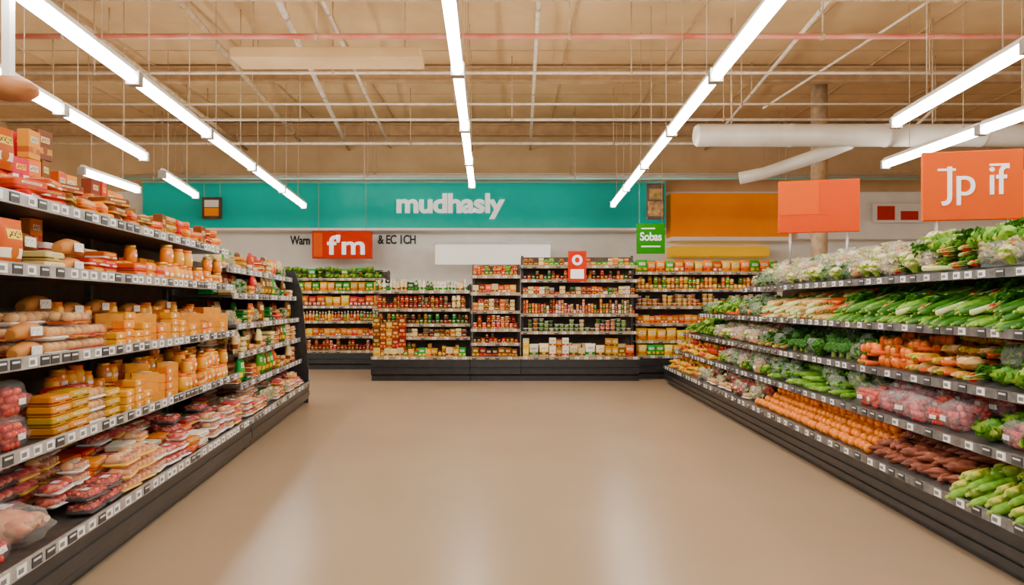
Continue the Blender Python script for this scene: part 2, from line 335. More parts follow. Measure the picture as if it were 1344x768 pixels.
m_sq=M('squash_skin',c(222,212,80),.4,0,c(120,152,35),12,.1,vary=.15,thr=(.45,.55)); m_ging=M('root_skin',c(232,196,125),.6,0,c(205,155,85),14,.4,vary=.08)
def mkorange(n,l,m,r,sq=1,cat='fruit'):
    b=B().blob((0,0,r*.97),(r,r*sq,r*.97),0,.05,2,1,14,10)
    st=B().lathe([(r*.13,0),(r*.1,.003),(r*.02,.005)],6,cz=r*1.92).mesh('stem',m_stem)
    return P(n,l,cat,b.mesh(n,m),2*r,2*r,2*r,[('stem_button',st,(0,0,0))])
orng=mkorange('orange','round bright orange citrus fruit',m_or,.042)
lemon=mkorange('lemon','oval yellow lemon with pitted peel',m_le,.034,1.35)
def longveg(n,l,m,L,r,bend,stemm,cat='vegetable'):
    pts=[(bend*math.sin(math.pi*t)*L,(t-.5)*L,r) for t in [0,.03,.1,.25,.5,.75,.9,.97,1]]
    b=B().tube(pts,[r*k for k in (.3,.7,.92,1,1,.98,.85,.6,.25)],10)
    s=B().tube([(0,-.5*L+.003,r),(0,-.5*L-.018,r+.004)],[r*.4,r*.32],7).mesh('stem',stemm)
    return P(n,l,cat,b.mesh(n,m),2*r+bend*L,L,2*r,[('stem',s,(0,0,0))])
cuc=[longveg('cucumber','long dark green cucumber with stem',m_cu,.34,.026,bd,m_stem) for bd in (.03,.08)]
zuc=[longveg('zucchini','smooth light green zucchini with stem',m_zu,.27,.028,bd,m_stem) for bd in (.02,.07)]
squash=longveg('striped_squash','short yellow green striped squash',m_sq,.15,.034,.04,m_stem)
def carrot():
    b=B().tube([(0,-.1,.018),(0,-.09,.018),(.002,0,.016),(.004,.08,.012),(.004,.11,.01)],[.008,.019,.015,.009,.002],9)
    t=B()
    for i in range(5): t.leaf((0,-.1,.02),(math.sin(i-2)*.4,-1,.3),.05,.009,.4,0,.3,4,i)
    return P('carrot','orange carrot with green top','vegetable',b.mesh('carrot',m_car),.04,.22,.04,[('leaf_top',t.mesh('top',m_leaf),(0,0,0))])
carr=carrot()
def leek():
    b=B().tube([(0,-.2,.02),(0,-.19,.02),(0,0,.02),(0,.05,.02)],[.01,.022,.019,.018],9)
    t=B()
    for i in range(6): t.leaf((0,.04,.02),((i-2.5)*.12,1,.15+.1*(i%2)),.2,.022,.25,0,.4,5,i)
    return P('leek','white stemmed leek with green leaves','vegetable',b.mesh('leek',m_lk),.06,.42,.05,[('leek_leaves',t.mesh('leaves',m_leaf),(0,0,0))])
lk=leek()
def parsnip():
    b=B().tube([(0,-.12,.025),(0,-.11,.025),(.002,0,.02),(.004,.09,.012),(.01,.15,.008)],[.012,.027,.02,.01,.002],10)
    return P('parsnip','pale tapered parsnip root','vegetable',b.mesh('parsnip',m_ging),.055,.27,.05,[('stem',B().tube([(0,-.118,.025),(0,-.135,.028)],[.01,.007],7).mesh('stem',m_stem),(0,0,0))])
pars=parsnip()
def broc(n,l,mc,ms,seed,leaves=False,R0=.075):
    rr=random.Random(seed); b=B()
    for i in range(26):
        ph=i*2.399; t=(i+.5)/26; th=math.acos(1-t*1.15)
        b.blob((R0*.75*math.sin(th)*math.cos(ph),R0*.75*math.sin(th)*math.sin(ph),.07+R0*.6*math.cos(th)),(R0*.33,)*3,0,.5,5,i+seed,8,6)
    s=B().tube([(0,0,0),(0,0,.04),(0,0,.08)],[.022,.02,.04],9)
    parts=[('stalk',s.mesh('stalk',ms),(0,0,0))]
    if leaves:
        f=B()
        for i in range(8): a=i*.785; f.leaf((.02*math.cos(a),.02*math.sin(a),.01),(math.cos(a),math.sin(a),1.1),.13,.05,.1,0,.4,5,i)
        parts.append(('outer_leaves',f.mesh('leaves',m_leafl),(0,0,0)))
    return P(n,l,'vegetable',b.mesh(n,mc),R0*2.1,R0*2.1,.14,parts)
broco=[broc('broccoli','dark green broccoli head with stalk',m_bro,m_stem,i) for i in (1,4)]
cauli=broc('cauliflower','cream cauliflower head with pale leaves',m_cau,m_stem,8,True,.08)
def headleaf(n,l,m1,m2,Rr,seed,cnt=22):
    core=B().blob((0,0,Rr*.75),(Rr*.72,Rr*.72,Rr*.7),0,.4,3,seed,14,10)
    f=B(); rr=random.Random(seed)
    for i in range(cnt):
        a=i*2.399; e=.25+1.1*(i/cnt)
        f.leaf((math.cos(a)*Rr*.25,math.sin(a)*Rr*.25,.015),(math.cos(a),math.sin(a),e),Rr*1.25,Rr*.5,.15-.25*(i/cnt),i%2,.45,6,rr.random()*6)
    return P(n,l,'vegetable',core.mesh(n,m1),Rr*2.1,Rr*2.1,Rr*1.6,[('outer_leaves',f.mesh('leaves',m1,m2),(0,0,0))])
lett=headleaf('lettuce','frilly light green lettuce head',m_leafl,m_leaf,.095,2)
cabb=headleaf('leafy_cabbage','green leafy cabbage head',m_leaf,m_leafl,.09,5,16)
def bunch(n,l,m1,m2,seed,L=.26,cnt=20,W=.03):
    st=B(); f=B(); rr=random.Random(seed)
    for i in range(cnt):
        dx=rr.uniform(-.5,.5); dz=rr.uniform(.05,.75)
        st.tube([(dx*.03,-L*.5,.02+dz*.02),(dx*.1,-L*.1,.02+dz*.06)],[.004,.003],5)
        f.leaf((dx*.09,-L*.12,.02+dz*.06),(dx*.9,1,dz*.7),L*.62,W,.3,i%2,.5,5,rr.random()*6)
    bd=B().tube([(-.02,-L*.32,.03),(.02,-L*.32,.03)],[.026,.026],10)
    return P(n,l,'vegetable',f.mesh(n,m1,m2),.18,L,.12,[('stems',st.mesh('stems',m_stem),(0,0,0)),('tie_band',bd.mesh('band',lidm['red']),(0,0,0))])
spin=bunch('spinach_bunch','tied bunch of dark green leaves',m_leafd,m_leaf,3); herb=bunch('herb_bunch','tied bunch of bright green herbs',m_leaf,m_leafl,6,.22,30,.016)
def pepper(m,col):
    b=B()
    rings=[]
    for i in range(9):
        t=i/8; r=.036*(math.sin(math.pi*(.08+.84*t))**.45)*(1.05-.2*(1-t))
        rings.append([((r*(1+.09*math.cos(4*a)))*math.cos(a),(r*(1+.09*math.cos(4*a)))*math.sin(a),.08*t) for a in [2*math.pi*j/16 for j in range(16)]])
    b.loft(rings,0)
    s=B().tube([(0,0,.074),(0,0,.09),(.006,0,.1)],[.008,.005,.006],7)
    return P('bell_pepper','shiny %s bell pepper with green stem'%col,'vegetable',b.mesh('bell_pepper',m),.08,.08,.09,[('stem',s.mesh('stem',m_pepg),(0,0,0))])
pepo,pepg,pepr=pepper(m_pep,'orange'),pepper(m_pepg,'green'),pepper(m_pepr,'red')
def root(n,l,m,seed,L=.09,r=.033):
    b=B().blob((0,0,r),(r*1.1,L,r),0,.7,1.6,seed,12,10,None)
    return P(n,l,'vegetable',b.mesh(n,m),2.3*r,2*L,2*r,[])
swp=[root('sweet_potato','brown skinned lumpy sweet potato',m_swp,i) for i in (1,2,3)]
ging=[root('ginger_root','knobbly pale ginger root',m_ging,i+5,.07,.026) for i in (1,2)]
def salad(n,l,m1,m2,seed,fm=filmthick,w=.24,d=.13,h=.17):
    f=B(); rr=random.Random(seed)
    for i in range(34):
        a=rr.uniform(0,6.28)
        f.leaf((rr.uniform(-.35,.35)*w,rr.uniform(-.3,.3)*d,rr.uniform(.12,.75)*h),(math.cos(a),math.sin(a)*.5,rr.uniform(-.5,.9)),.07,.028,.2,rr.randint(0,1),.5,4,rr.random()*6)
    b=B().pillow(w,d,h,0,seed,20,True,.25).mesh('film',fm)
    return P(n,l,'bagged vegetables',f.mesh(n,m1,m2),w,d,h,[('clear_bag',b,(0,0,0))])
m_pale=M('pale_shoots',c(228,228,165),.5,0,c(195,210,110),14)
sal=[salad('salad_bag','clear bag of green salad leaves',m_leaf,m_leafl,1),salad('salad_bag','clear bag of dark green leaves',m_leafd,m_leaf,2),salad('salad_bag','clear bag of pale vegetable shoots',m_pale,m_cau,3)]
salr=salad('red_leaf_bag','clear bag of red and white shredded leaves',m_rad,m_pale,7)
corn=longveg('sweetcorn','yellow sweetcorn cob with husk stem',M('corn_kernels',c(250,198,15),.4,0,c(238,165,5),90,.8),.19,.024,.0,m_leafl)
# ---------------------------------------------------------------- room shell
def plain(name,me,kind='structure',**k): return obj(name,me,kind=kind,**k)
fl=M('polished_floor',c(170,146,118),.3,0,c(176,152,124),.6,.0,detail=3,spec=.5)
nt=fl.node_tree; N=nt.nodes; L=nt.links; pb=N['Principled BSDF']
n2=N.new('ShaderNodeTexNoise'); n2.inputs['Scale'].default_value=160; n2.inputs['Detail'].default_value=4
tcn=[n for n in N if n.type=='TEX_COORD'][0]; L.new(tcn.outputs['Object'],n2.inputs['Vector'])
cr=N.new('ShaderNodeValToRGB'); cr.color_ramp.elements[0].position=.3; cr.color_ramp.elements[0].color=(.82,.8,.78,1); cr.color_ramp.elements[1].position=.7; cr.color_ramp.elements[1].color=(1.04,1.04,1.04,1); L.new(n2.outputs['Fac'],cr.inputs[0])
mx=N.new('ShaderNodeMixRGB'); mx.blend_type='MULTIPLY'; mx.inputs[0].default_value=.3
src=pb.inputs['Base Color'].links[0].from_socket; L.new(src,mx.inputs[1]); L.new(cr.outputs[0],mx.inputs[2]); L.new(mx.outputs[0],pb.inputs['Base Color'])
pb.inputs['Roughness'].default_value=.27
deck=M('tan_ceiling_deck',c(218,182,130),.8,0,c(202,166,116),1.2,.1,detail=6)
beamm=M('tan_beam',c(192,158,114),.7,0,c(172,140,100),5); pipew=M('pale_conduit',c(228,214,192),.5,0,c(204,188,165),8); pipet=M('tan_conduit',c(200,174,138),.5,0,c(172,146,112),8)
pipe_r=M('red_pipe',c(196,92,72),.4,0,c(220,155,130),1.5); ductm=M('silver_duct',c(215,208,194),.4,.1,c(198,190,174),2)
teal=M('teal_panel',c(0,172,158),.6,0,c(0,180,166),1,emit=.1,spec=.2); wallw=M('cream_wall',c(242,239,230),.6,0,c(233,229,219),2); tanw=M('tan_wall',c(212,180,134),.7,0,c(198,166,120),1.5)  # teal has faint emission added to brighten the band; no lamp inside
gold=M('gold_panel',c(238,128,0),.8,0,c(244,142,0),.8,emit=.12,spec=.1); oran=M('orange_sign',c(228,92,0),.8,0,c(224,86,0),1,spec=.1); redo=M('red_orange_sign',c(205,42,4),.8,spec=.1); grn=M('green_sign',c(40,145,20),.8,spec=.1); yel=M('yellow_sign',c(250,190,0),.8,emit=.2,spec=.1)  # gold and yellow glow faintly by emission put into the colour, no lamps behind
plain('floor',B().box(-13,13,-4,18.3,-.1,0).mesh('floor',fl))
cb=B().box(-13,13,-4,18.3,6.2,6.3)
for i in range(14): cb.box(-13+i*2.0,-13+i*2.0+.035,-4,18.1,6.165,6.2,1)
for i in range(8): cb.box(-13,13,-3+i*2.6,-3+i*2.6+.02,6.19,6.2,1)
plain('ceiling',cb.mesh('ceiling',deck,beamm))
plain('wall_left',B().box(-13.1,-13,-4,18.3,0,6.3).mesh('wall_left',tanw)); plain('wall_right',B().box(13,13.1,-4,18.3,0,6.3).mesh('wall_right',tanw))
plain('wall_back',B().box(-13,13,18.1,18.3,0,4.5,1).box(-13,13,18.1,18.3,4.5,6.3,0).mesh('wall_back',tanw,wallw))
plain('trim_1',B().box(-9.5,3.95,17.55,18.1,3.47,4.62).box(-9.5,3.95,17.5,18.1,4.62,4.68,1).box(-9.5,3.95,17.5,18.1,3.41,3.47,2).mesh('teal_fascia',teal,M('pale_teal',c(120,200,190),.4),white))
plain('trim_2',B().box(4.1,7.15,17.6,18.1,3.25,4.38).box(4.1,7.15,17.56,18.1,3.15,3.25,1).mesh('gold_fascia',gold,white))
plain('trim_3',B().box(-1.9,.95,16.9,17,2.5,3.0).box(-1.95,1.0,16.86,17.02,3.0,3.06,1).mesh('white_canopy',E('canopy_added_glow',c(240,235,225),.5),steel))  # white canopy panel; its glow is added to brighten the far wall
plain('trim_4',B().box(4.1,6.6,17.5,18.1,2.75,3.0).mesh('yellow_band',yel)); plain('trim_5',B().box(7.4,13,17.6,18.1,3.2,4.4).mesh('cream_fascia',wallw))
for i,y in enumerate([7.4,13.4,17.6]):
    b=B().box(-13,13,y-.08,y+.08,6.12,6.165).box(-13,13,y-.02,y+.02,5.9,6.12).box(-13,13,y-.08,y+.08,5.86,5.9)
    obj('ceiling_beam',b.mesh('beam',beamm),label='tan steel beam spanning under the roof deck',category='beam',group='roof beams')
def pipe(p0,p1,r,mt,label,hang=(),grp='ceiling pipes',name='ceiling_pipe'):
    p0,p1=Vector(p0),Vector(p1); mid=(p0+p1)/2
    o=obj(name,B().tube([p0-mid,(p0-mid)*.3,(p1-mid)*.3,p1-mid],r,10).mesh('pipe',mt),loc=mid,label=label,category='pipe',group=grp)
    for t in hang:
        q=p0.lerp(p1,t)-mid
        obj('hanger_rod',B().tube([q,(q.x,q.y,6.2-mid.z)],.011,6).mesh('rod',pipet),parent=o)
        obj('pipe_clamp',B().tube([q-(p1-p0).normalized()*.02,q+(p1-p0).normalized()*.02],r*1.35,10).mesh('clamp',pipet),parent=o)
H=[.1,.3,.5,.7,.9]
pipe((-7.5,8.9,5.0),(9,8.9,5.0),.035,pipe_r,'faded red sprinkler pipe under roof',H)
pipe((-9,10.3,5.0),(9,10.3,5.0),.022,pipew,'pale steel conduit under roof',[.15,.35,.6,.85])
pipe((-10,11.9,5.0),(10,11.9,5.0),.02,pipew,'pale steel conduit under roof',[.1,.45,.7])
pipe((-10,12.9,5.0),(10,12.9,5.0),.025,pipew,'pale steel conduit under roof',H)
pipe((-11,14.8,5.0),(11,14.8,5.0),.03,pipew,'pale steel conduit under roof',[.2,.4,.6,.8])
pipe((-8,8.6,5.35),(9,8.6,5.35),.025,pipet,'tan steel conduit under roof',[.2,.5,.8])
for i,(z,y) in enumerate([(4.75,17.2),(4.62,16.6),(4.5,16.2),(4.85,17.6)]):
    pipe((-9.5,y,z),(10.5,y,z),.035+.01*(i%2),[pipew,ductm,M('pale_teal_pipe',c(150,205,200),.3),white][i],'pale service pipe running above the wall sign',[.05,.3,.55,.8])
for x0,y0,x1,y1,z in [(-3.1,8.8,-4.3,18,5.6),(-4.4,8.5,-5.3,17,5.6),(-2.55,8.8,-3.2,18,5.65),(-.75,8.5,-1.05,18,5.6),(.35,8.5,.48,18,5.6),(4.2,8.5,5.1,18,5.6),(-6.3,10,-7.0,18,5.6)]:
    pipe((x0,y0,z),(x1,y1,z),.03 if x0>-3 else .045,pipew if x0>-3.5 else pipet,'pale conduit running lengthwise under roof',[.1,.5,.9])
pipe((6.1,9.2,5.9),(4.6,12.5,5.1),.02,pipew,'pale diagonal brace rod under roof')
pipe((8.6,12.5,5.9),(7.2,12.5,4.6),.025,pipew,'pale diagonal brace rod under roof')
bd=obj('flat_air_duct',B().rbox(2.7,.5,.15,.02).mesh('duct',deck),loc=(-2.65,9.9,5.0),label='flat tan rectangular ventilation duct under roof',category='duct')
for x in (-1.1,1.1): obj('duct_strap',B().tube([(x,0,.15),(x,0,1.2)],.012,6).mesh('strap',pipet),parent=bd)
b=B()
def ring(x,r): return [(x,11.2+r*math.cos(a),4.28+r*math.sin(a)) for a in [2*math.pi*j/24 for j in range(24)]]
rg=[ring(3.0,.15),ring(3.04,.18)]
x=3.04
while x<12.5: 
    rg+=[ring(x+.02,.18),ring(x+1.5,.18),ring(x+1.51,.19),ring(x+1.55,.19),ring(x+1.56,.18)]; x+=1.56
b.loft(rg,0)
duct=obj('air_duct',b.mesh('duct',ductm),label='large round silver ventilation duct under the roof',category='duct')
for x in (3.6,6.9,8.4): obj('duct_strap',B().tube([(x,11.2,4.46),(x,11.2,6.2)],.014,6).mesh('strap',pipet),parent=duct)
obj('branch_duct',B().tube([(5.6,11.3,4.2),(5.2,11.8,4.05),(4.5,12.2,3.85),(4.1,12.3,3.78)],[.12,.12,.11,.11],16).mesh('branch',ductm),parent=duct,label='short bent branch of the silver duct')
b=B().tube([(6.3,14,0),(6.3,14,6.2)],.16,16); col=obj('column',b.mesh('column',pipet),label='round tan painted support column up to the roof',category='column')
obj('column_cap',B().rbox(.5,.5,.08,.02,cx=6.3,cy=14,z=6.08).mesh('cap',beamm),parent=col)
# ---------------------------------------------------------------- lights
tube_e=E('lit_tube',(1,.95,.87,1),38)
LEN=2.2
hous=B().loft([[(x,y,z) for y,z in ((-.025,.14),(.025,.14),(.04,.1),(.04,.085),(-.04,.085),(-.04,.1))] for x in (0,LEN)],0,smooth=False).mesh('housing',white)
diffm=B().loft([[(x,.054*math.cos(a),.02+.052*math.sin(a)) for a in [2*math.pi*j/16 for j in range(16)]] for x in (.03,LEN-.03)],0).mesh('diffuser',tube_e)
cap=B().box(-.03,.03,-.065,.065,-.038,.1).mesh('cap',M('grey_cap',c(170,165,158),.4))
cabm=B().tube([(0,0,.13),(0,0,2.4)],.006,5).mesh('cable',pipet)
def row(x0,y0,x1,y1,z=3.8):
    d=Vector((x1-x0,y1-y0,0)); n=max(1,round(d.length/(LEN+.05))); a=math.atan2(d.y,d.x); st=d/n; sc=st.length/(LEN+.05)
    for i in range(n):
        p=Vector((x0,y0,z))+st*i
        o=obj('strip_light',hous,loc=p,rot=(0,0,a),label='long white fluorescent strip light, lit, hung on cables',category='light',group='ceiling strip lights',scale=(sc,1,1))
        obj('lit_diffuser',diffm,parent=o); obj('end_cap',cap,parent=o,loc=(0,0,0)); obj('end_cap',cap,parent=o,loc=(LEN,0,0))
        for t in (.15,.7): obj('suspension_cable',cabm,parent=o,loc=(LEN*t,0,0))
row(-3.15,.3,-4.9,16.1); row(-.3,.3,-.78,13.3); row(1.87,.3,2.35,15.9); row(4.4,3.5,4.92,8.8); row(6.4,4.6,6.2,11.4); row(-5.0,5.6,-5.8,10.8); row(-6.25,12.2,-6.75,14.6); row(-7.5,11.9,-7.6,13.9)
# ---------------------------------------------------------------- shelving
tagm=B().box(-.036,.036,-.004,0,-.023,.023).box(-.028,.012,-.005,-.003,-.012,.01,1).mesh('price_tag',M('tag_white',c(250,250,248),.4),M('tag_ink',c(120,120,122),.5))
tagd=B().box(-.04,.04,-.004,0,-.024,.024).box(-.03,.03,-.005,-.003,.004,.014,1).mesh('price_tag',M('tag_dark',c(60,60,62),.4),M('tag_ink_pale',c(220,220,220),.5))
def prism(g,prof,u0,u1,mi=0,b=None):
    b=b or B(); b.loft([[(g.sgn*u,v,z) for v,z in prof] for u in (u0,u1)],mi,smooth=False); return b
def unit(g,u0,u1,label,base,backv,topz,shelves,ups,railm,tagdens=.16,basem=black,backm=backdark,name='shelving_unit',railh=.045):
    root_=obj(name,None,loc=g.o,rot=(0,0,g.ang),label=label,category='shelving'); root_.empty_display_size=.2
    obj('base',prism(g,base,u0,u1).mesh('base',basem),parent=root_)
    obj('back_panel',prism(g,[(backv,.05),(backv+.04,.05),(backv+.04,topz),(backv,topz)],u0,u1).mesh('back',backm),parent=root_)
    for u in ups:
        obj('upright',prism(g,[(backv-.04,.3),(backv,.3),(backv,topz+.03),(backv-.04,topz+.03)],u-.025,u+.025).mesh('upright',darkgrey),parent=root_)
    for (z,v0,slope,a,e) in shelves:
        dp=backv-v0
        s=obj('shelf',prism(g,[(v0,z-.022),(backv,z-.022+slope*dp),(backv,z+slope*dp),(v0,z)],a,e).mesh('shelf',darkgrey),parent=root_)
        obj('price_rail',prism(g,[(v0-.015,z-railh*.7),(v0-.001,z-railh*.7),(v0-.001,z+railh*.5),(v0-.015,z+railh*.5)],a,e).mesh('price_rail',railm),parent=s)
        n=0; u=a+.08
        while u<e-.05 and n<98:
            obj('price_tag',tagm if R.random()<.6 else tagd,parent=s,loc=(g.sgn*u,v0-.0155,z-railh*.1)); u+=tagdens*R.uniform(.7,1.35); n+=1
    return root_
gl=G((-1.84,0,0),(-.12,1,0),(-1,-.12,0),1)
gr=G((2.59,0,0),(.025,1,0),(1,-.025,0),-1)
baseL=[(.08,0),(.9,0),(.9,.28),(0,.28),(0,.24),(.012,.235),(.012,.2),(0,.195),(0,.12),(.02,.1),(.02,.07),(.08,.06)]
LZ=[(.32,.0),(.78,.14),(1.22,.16),(1.68,.18),(2.04,.24)]
unit(gl,2.3,7.1,'long tall dark shelving unit with grey price rails',baseL,.85,2.1,[(z,v,0,2.3,7.1) for z,v in LZ],[2.9,4.2,5.5,7.05],railgrey,.115,railh=.055)
u2=unit(gl,7.12,10.5,'lower dark shelving unit with black end frame',baseL,.85,2.0,[(.32,0,0,7.12,10.48),(.66,.12,0,7.12,10.45),(.98,.14,0,7.12,10.45),(1.28,.16,0,7.12,10.45),(1.6,.2,0,7.12,10.45),(1.88,.26,0,7.12,10.45)],[7.2,8.8,10.4],railgrey,.18,railh=.055)
obj('end_panel',prism(gl,[(0.02,0),(.9,0),(.9,2.02),(.22,2.02),(.12,1.7),(.02,.5)],10.5,10.54).mesh('end_panel',black),parent=u2)
baseR=[(.08,0),(1.0,0),(1.0,.28),(0,.28),(0,.22),(.015,.215),(.015,.2),(0,.195),(0,.14),(.02,.135),(.02,.12),(.005,.115),(.005,.07),(.08,.06)]
sl=.34; sD=.5
unit(gr,2.9,13.1,'long black refrigerated produce display with stepped slanted shelves',baseR,1.0,1.25,[(.32,0,.3,2.9,13.1),(.64,.13,.3,2.9,12.8),(.97,.22,sl,2.9,12.5)],[4,6,8,10,12],railblack,.17,railh=.05)
unit(gr,2.9,11.6,'upper black produce rack with slanted shelf',[(.96,1.2),(1.0,1.2),(1.0,1.3),(.96,1.3)],1.0,1.6,[(1.33,.3,sl,2.9,11.6)],[4,6,8,10],railblack,.17,railh=.05)
unit(gr,2.9,9.6,'top black produce rack heaped with greens',[(.96,1.6),(1.0,1.6),(1.0,1.7),(.96,1.7)],1.0,2.0,[(1.71,.42,sD,2.9,9.6)],[4,6,8],railblack,.17,railh=.05)
# ---- left stock
fill(gl,.32,2.75,3.25,[fbag,tbag],[.05],(1,1),'bags in the meat tray',.25,tilt=-.3)
fill(gl,.32,3.25,3.75,[wchick],[.05],(1,1),'bags in the meat tray',.3,sc=(.95,1.05),yaw=.3)
fill(gl,.32,3.8,6.0,chick+sau+beef+S(flat,'yellow','white','orange'),[.03,.2],(2,3),'meat trays in the bottom display',.34,yaw=.2,slope=.25)
fill(gl,.32,2.9,6.0,beef+sau+beef+chick+S(flat,'red','tan'),[.4,.58],(3,4),'meat trays in the bottom display',.36,yaw=.2,slope=.1)
fill(gl,.32,6.0,7.05,chick+sau+beef,[.04,.22],(2,3),'meat trays in the bottom display',.32,yaw=.2,slope=.2)
fill(gl,.32,6.0,7.05,[herb],[.42],(1,2),'herb bunches in the bottom display',.3,yaw=.15)
fill(gl,.78,2.75,3.7,[tbag,fbag],[.17],(1,2),'bags on the lower shelf',.38); fill(gl,.78,3.7,4.6,[rollp,rollb,beef[0],sau[0],flat['pink'],flat['tan']],[.17,.36],(2,4),'packs on the lower shelf',.3)
fill(gl,.78,4.6,5.7,[cheese,cheese3,cheese2],[.17,.3],(2,4),'cheese on the lower shelf',.32); fill(gl,.78,4.0,7.0,[ojar,yjar,cheese],[.48],(2,3),'jars on the lower shelf',.4,yaw=.3)
fill(gl,.78,5.7,7.0,[ojar,yjar,flat['yellow']]+S(flat,'orange'),[.17,.3],(1,3),'jars on the lower shelf',.32); fill(gl,.78,2.8,4,S(carton,'red','brown','orange'),[.5],(1,2),'cartons on the lower shelf',.4)
fill(gl,1.22,2.75,3.45,[fbag],[.19],(1,1),'bags of red fruit on the shelf',.38,sc=(1,1.1)); fill(gl,1.22,3.45,4.5,[bread,rollp,rollb],[.19,.34],(2,3),'bread on the shelf',.28)
fill(gl,1.22,4.5,7.0,[cheese,cheese2,cheese3],[.19,.32],(2,4),'cheese on the middle shelf',.26); fill(gl,1.22,3.3,7.0,[cheese,yjar,bread],[.5],(3,4),'goods at the back of the middle shelf',.4)
fill(gl,1.68,2.75,3.7,S(pouch,'green','yellow','red','dgreen'),[.2,.32],(1,1),'snack bags on the upper shelf',.3,yaw=.2); fill(gl,1.68,3.7,4.8,S(flat,'white','pink','red','cream')+[bread],[.2,.36],(2,3),'flat packs on the upper shelf',.24)
fill(gl,1.68,4.8,7.0,[ojar,yjar,cheese,flat['orange']],[.2,.34],(2,2),'jars on the upper shelf',.3); fill(gl,1.68,2.8,7.0,S(carton,'brown','red','orange'),[.5],(1,2),'cartons on the upper shelf',.34)
fill(gl,2.04,2.7,3.6,S(pouch,'red','orange','white','brown'),[.27,.42],(1,1),'snack bags on the top shelf',.32,yaw=.3); fill(gl,2.04,3.6,7.0,S(flat,'red','brown','pink','orange','tan')+S(carton,'brown','red')+[bread],[.27,.42],(2,3),'packs on the top shelf',.24,yaw=.35)
fill(gl,2.04,2.7,4.6,S(carton,'orange','brown','red','dred')+S(pouch,'orange','red'),[.6,.7],(2,3),'cartons on the top shelf',.58,yaw=.3); fill(gl,2.04,4.6,5.8,S(carton,'orange','brown','red','tan')+S(pouch,'red','orange'),[.6],(2,2),'cartons on the top shelf',.46,yaw=.4); fill(gl,2.04,5.8,7.0,S(carton,'orange','brown','red','tan')+[bread],[.62],(1,2),'cartons on the top shelf',.32,yaw=.4)
for z,mh in ((.66,.28),(.98,.26),(1.28,.28),(1.6,.25),(1.88,.26)):
    fill(gl,z,7.2,10.4,S(pouch,'brown','orange','green','red','cream')+[rollp,rollb]+S(flat,'tan','dgreen','red','cream')+([sal[0],sal[2]] if z>1.2 else []),[.17 if z<1 else (.22 if z<1.8 else .28),.42],(1,3),'goods on the lower unit',mh)
fill(gl,.32,7.15,10.4,[sal[2],sal[0],rollp]+beef+chick,[.04,.25,.48],(1,3),'packs in the bottom display',.24,yaw=.2,slope=.15)
# ---- right stock
s3=.3
gB='produce in the bottom display'
pile(gr,.32,3.0,4.3,.03,.85,s3,[squash]+zuc[:1],.085,.19,gB+', squash',2,.05,yaw=.2)
pile(gr,.32,4.3,5.3,.03,.85,s3,swp,.09,.19,gB+', sweet potatoes',2,.05,yaw=.6)
pile(gr,.32,5.3,8.0,.03,.75,s3,[orng],.092,.1,gB+', oranges',1,.06,sc=(.95,1.05))
pile(gr,.39,5.35,8.0,.25,.75,s3,[orng],.13,.15,gB+', oranges',1,.06,sc=(.95,1.05),vs=.03)
pile(gr,.32,8.05,10.8,.03,.85,s3,[sal[2],salr,rollp,tbag],.24,.17,gB+', packs',1,.06); pile(gr,.32,10.85,13.0,.03,.85,s3,[lemon,pepo,corn],.12,.16,gB+', lemons',2,.06)
gA='produce on the lower slanted shelf'
pile(gr,.64,3.0,4.4,.15,.85,s3,[tbag,rbag,cabb],.21,.17,gA,1); pile(gr,.64,4.4,5.9,.15,.85,s3,[rbag,rbag,tbag],.2,.16,gA+', radishes',1)
pile(gr,.64,5.95,8.0,.15,.85,s3,[sal[0],sal[1]]+zuc+zuc,.13,.22,gA+', greens',2,.05,yaw=.25); pile(gr,.64,8.0,10.3,.15,.85,s3,[sal[2],lett,sal[0],pbag],.21,.2,gA+', salads',1); pile(gr,.64,10.3,12.7,.15,.85,s3,[pepo,pepr,lemon,corn],.11,.14,gA+', peppers',2,.07)
gC='produce on the middle slanted shelf'
pile(gr,.97,3.0,4.5,.24,.9,sl,[lett,spin,sal[0],cabb],.18,.19,gC+', lettuces',1); pile(gr,.97,4.5,5.15,.24,.9,sl,ging+[carr,corn],.07,.2,gC+', roots',3,.04,yaw=.7); pile(gr,.97,5.15,6.0,.24,.9,sl,[carr,pepo,pepo],.08,.15,gC+', carrots and peppers',3,.045,yaw=.7)
pile(gr,.97,6.0,8.6,.24,.9,sl,broco+[spin,sal[1]],.155,.165,gC+', broccoli',1,.05)
pile(gr,.97,8.6,10.6,.24,.9,sl,[pbag,sal[2],cauli],.2,.2,gC+', roots and bags',1); pile(gr,.97,10.6,12.4,.24,.9,sl,[lett,spin,pepg],.17,.2,gC+', leaves',1)
gD='produce on the upper slanted shelf'
pile(gr,1.33,3.0,6.7,.32,.92,sl,cuc+zuc+cuc,.062,.28,gD+', cucumbers',2,.05,yaw=.18,spin=.1)
pile(gr,1.43,3.1,6.6,.34,.92,sl,[lk,cuc[0],zuc[0],zuc[1],spin,cuc[1]],.09,.28,gD+', leeks',1,.05,yaw=.18)
pile(gr,1.33,6.7,8.7,.32,.92,sl,[pars,lk,pars,carr],.07,.28,gD+', parsnips',4,.04,yaw=.18); pile(gr,1.33,8.75,11.5,.32,.92,sl,[pepo,carr,lett,sal[0]],.15,.16,gD+', mixed vegetables',1)
gE='produce on the top rack'
pile(gr,1.71,3.0,5.8,.43,.95,sD,[spin,herb,cauli,cauli,lk,sal[2]],.16,.17,gE+', greens and cauliflowers',1); pile(gr,1.79,3.1,5.7,.5,.95,sD,[spin,herb,lett,cabb,spin,cauli],.17,.16,gE+', greens',1,yaw=.3,vs=.43)
pile(gr,1.71,5.8,9.5,.43,.95,sD,[sal[2],sal[0],cauli,sal[2],pbag],.19,.16,gE+', salad bags',1)
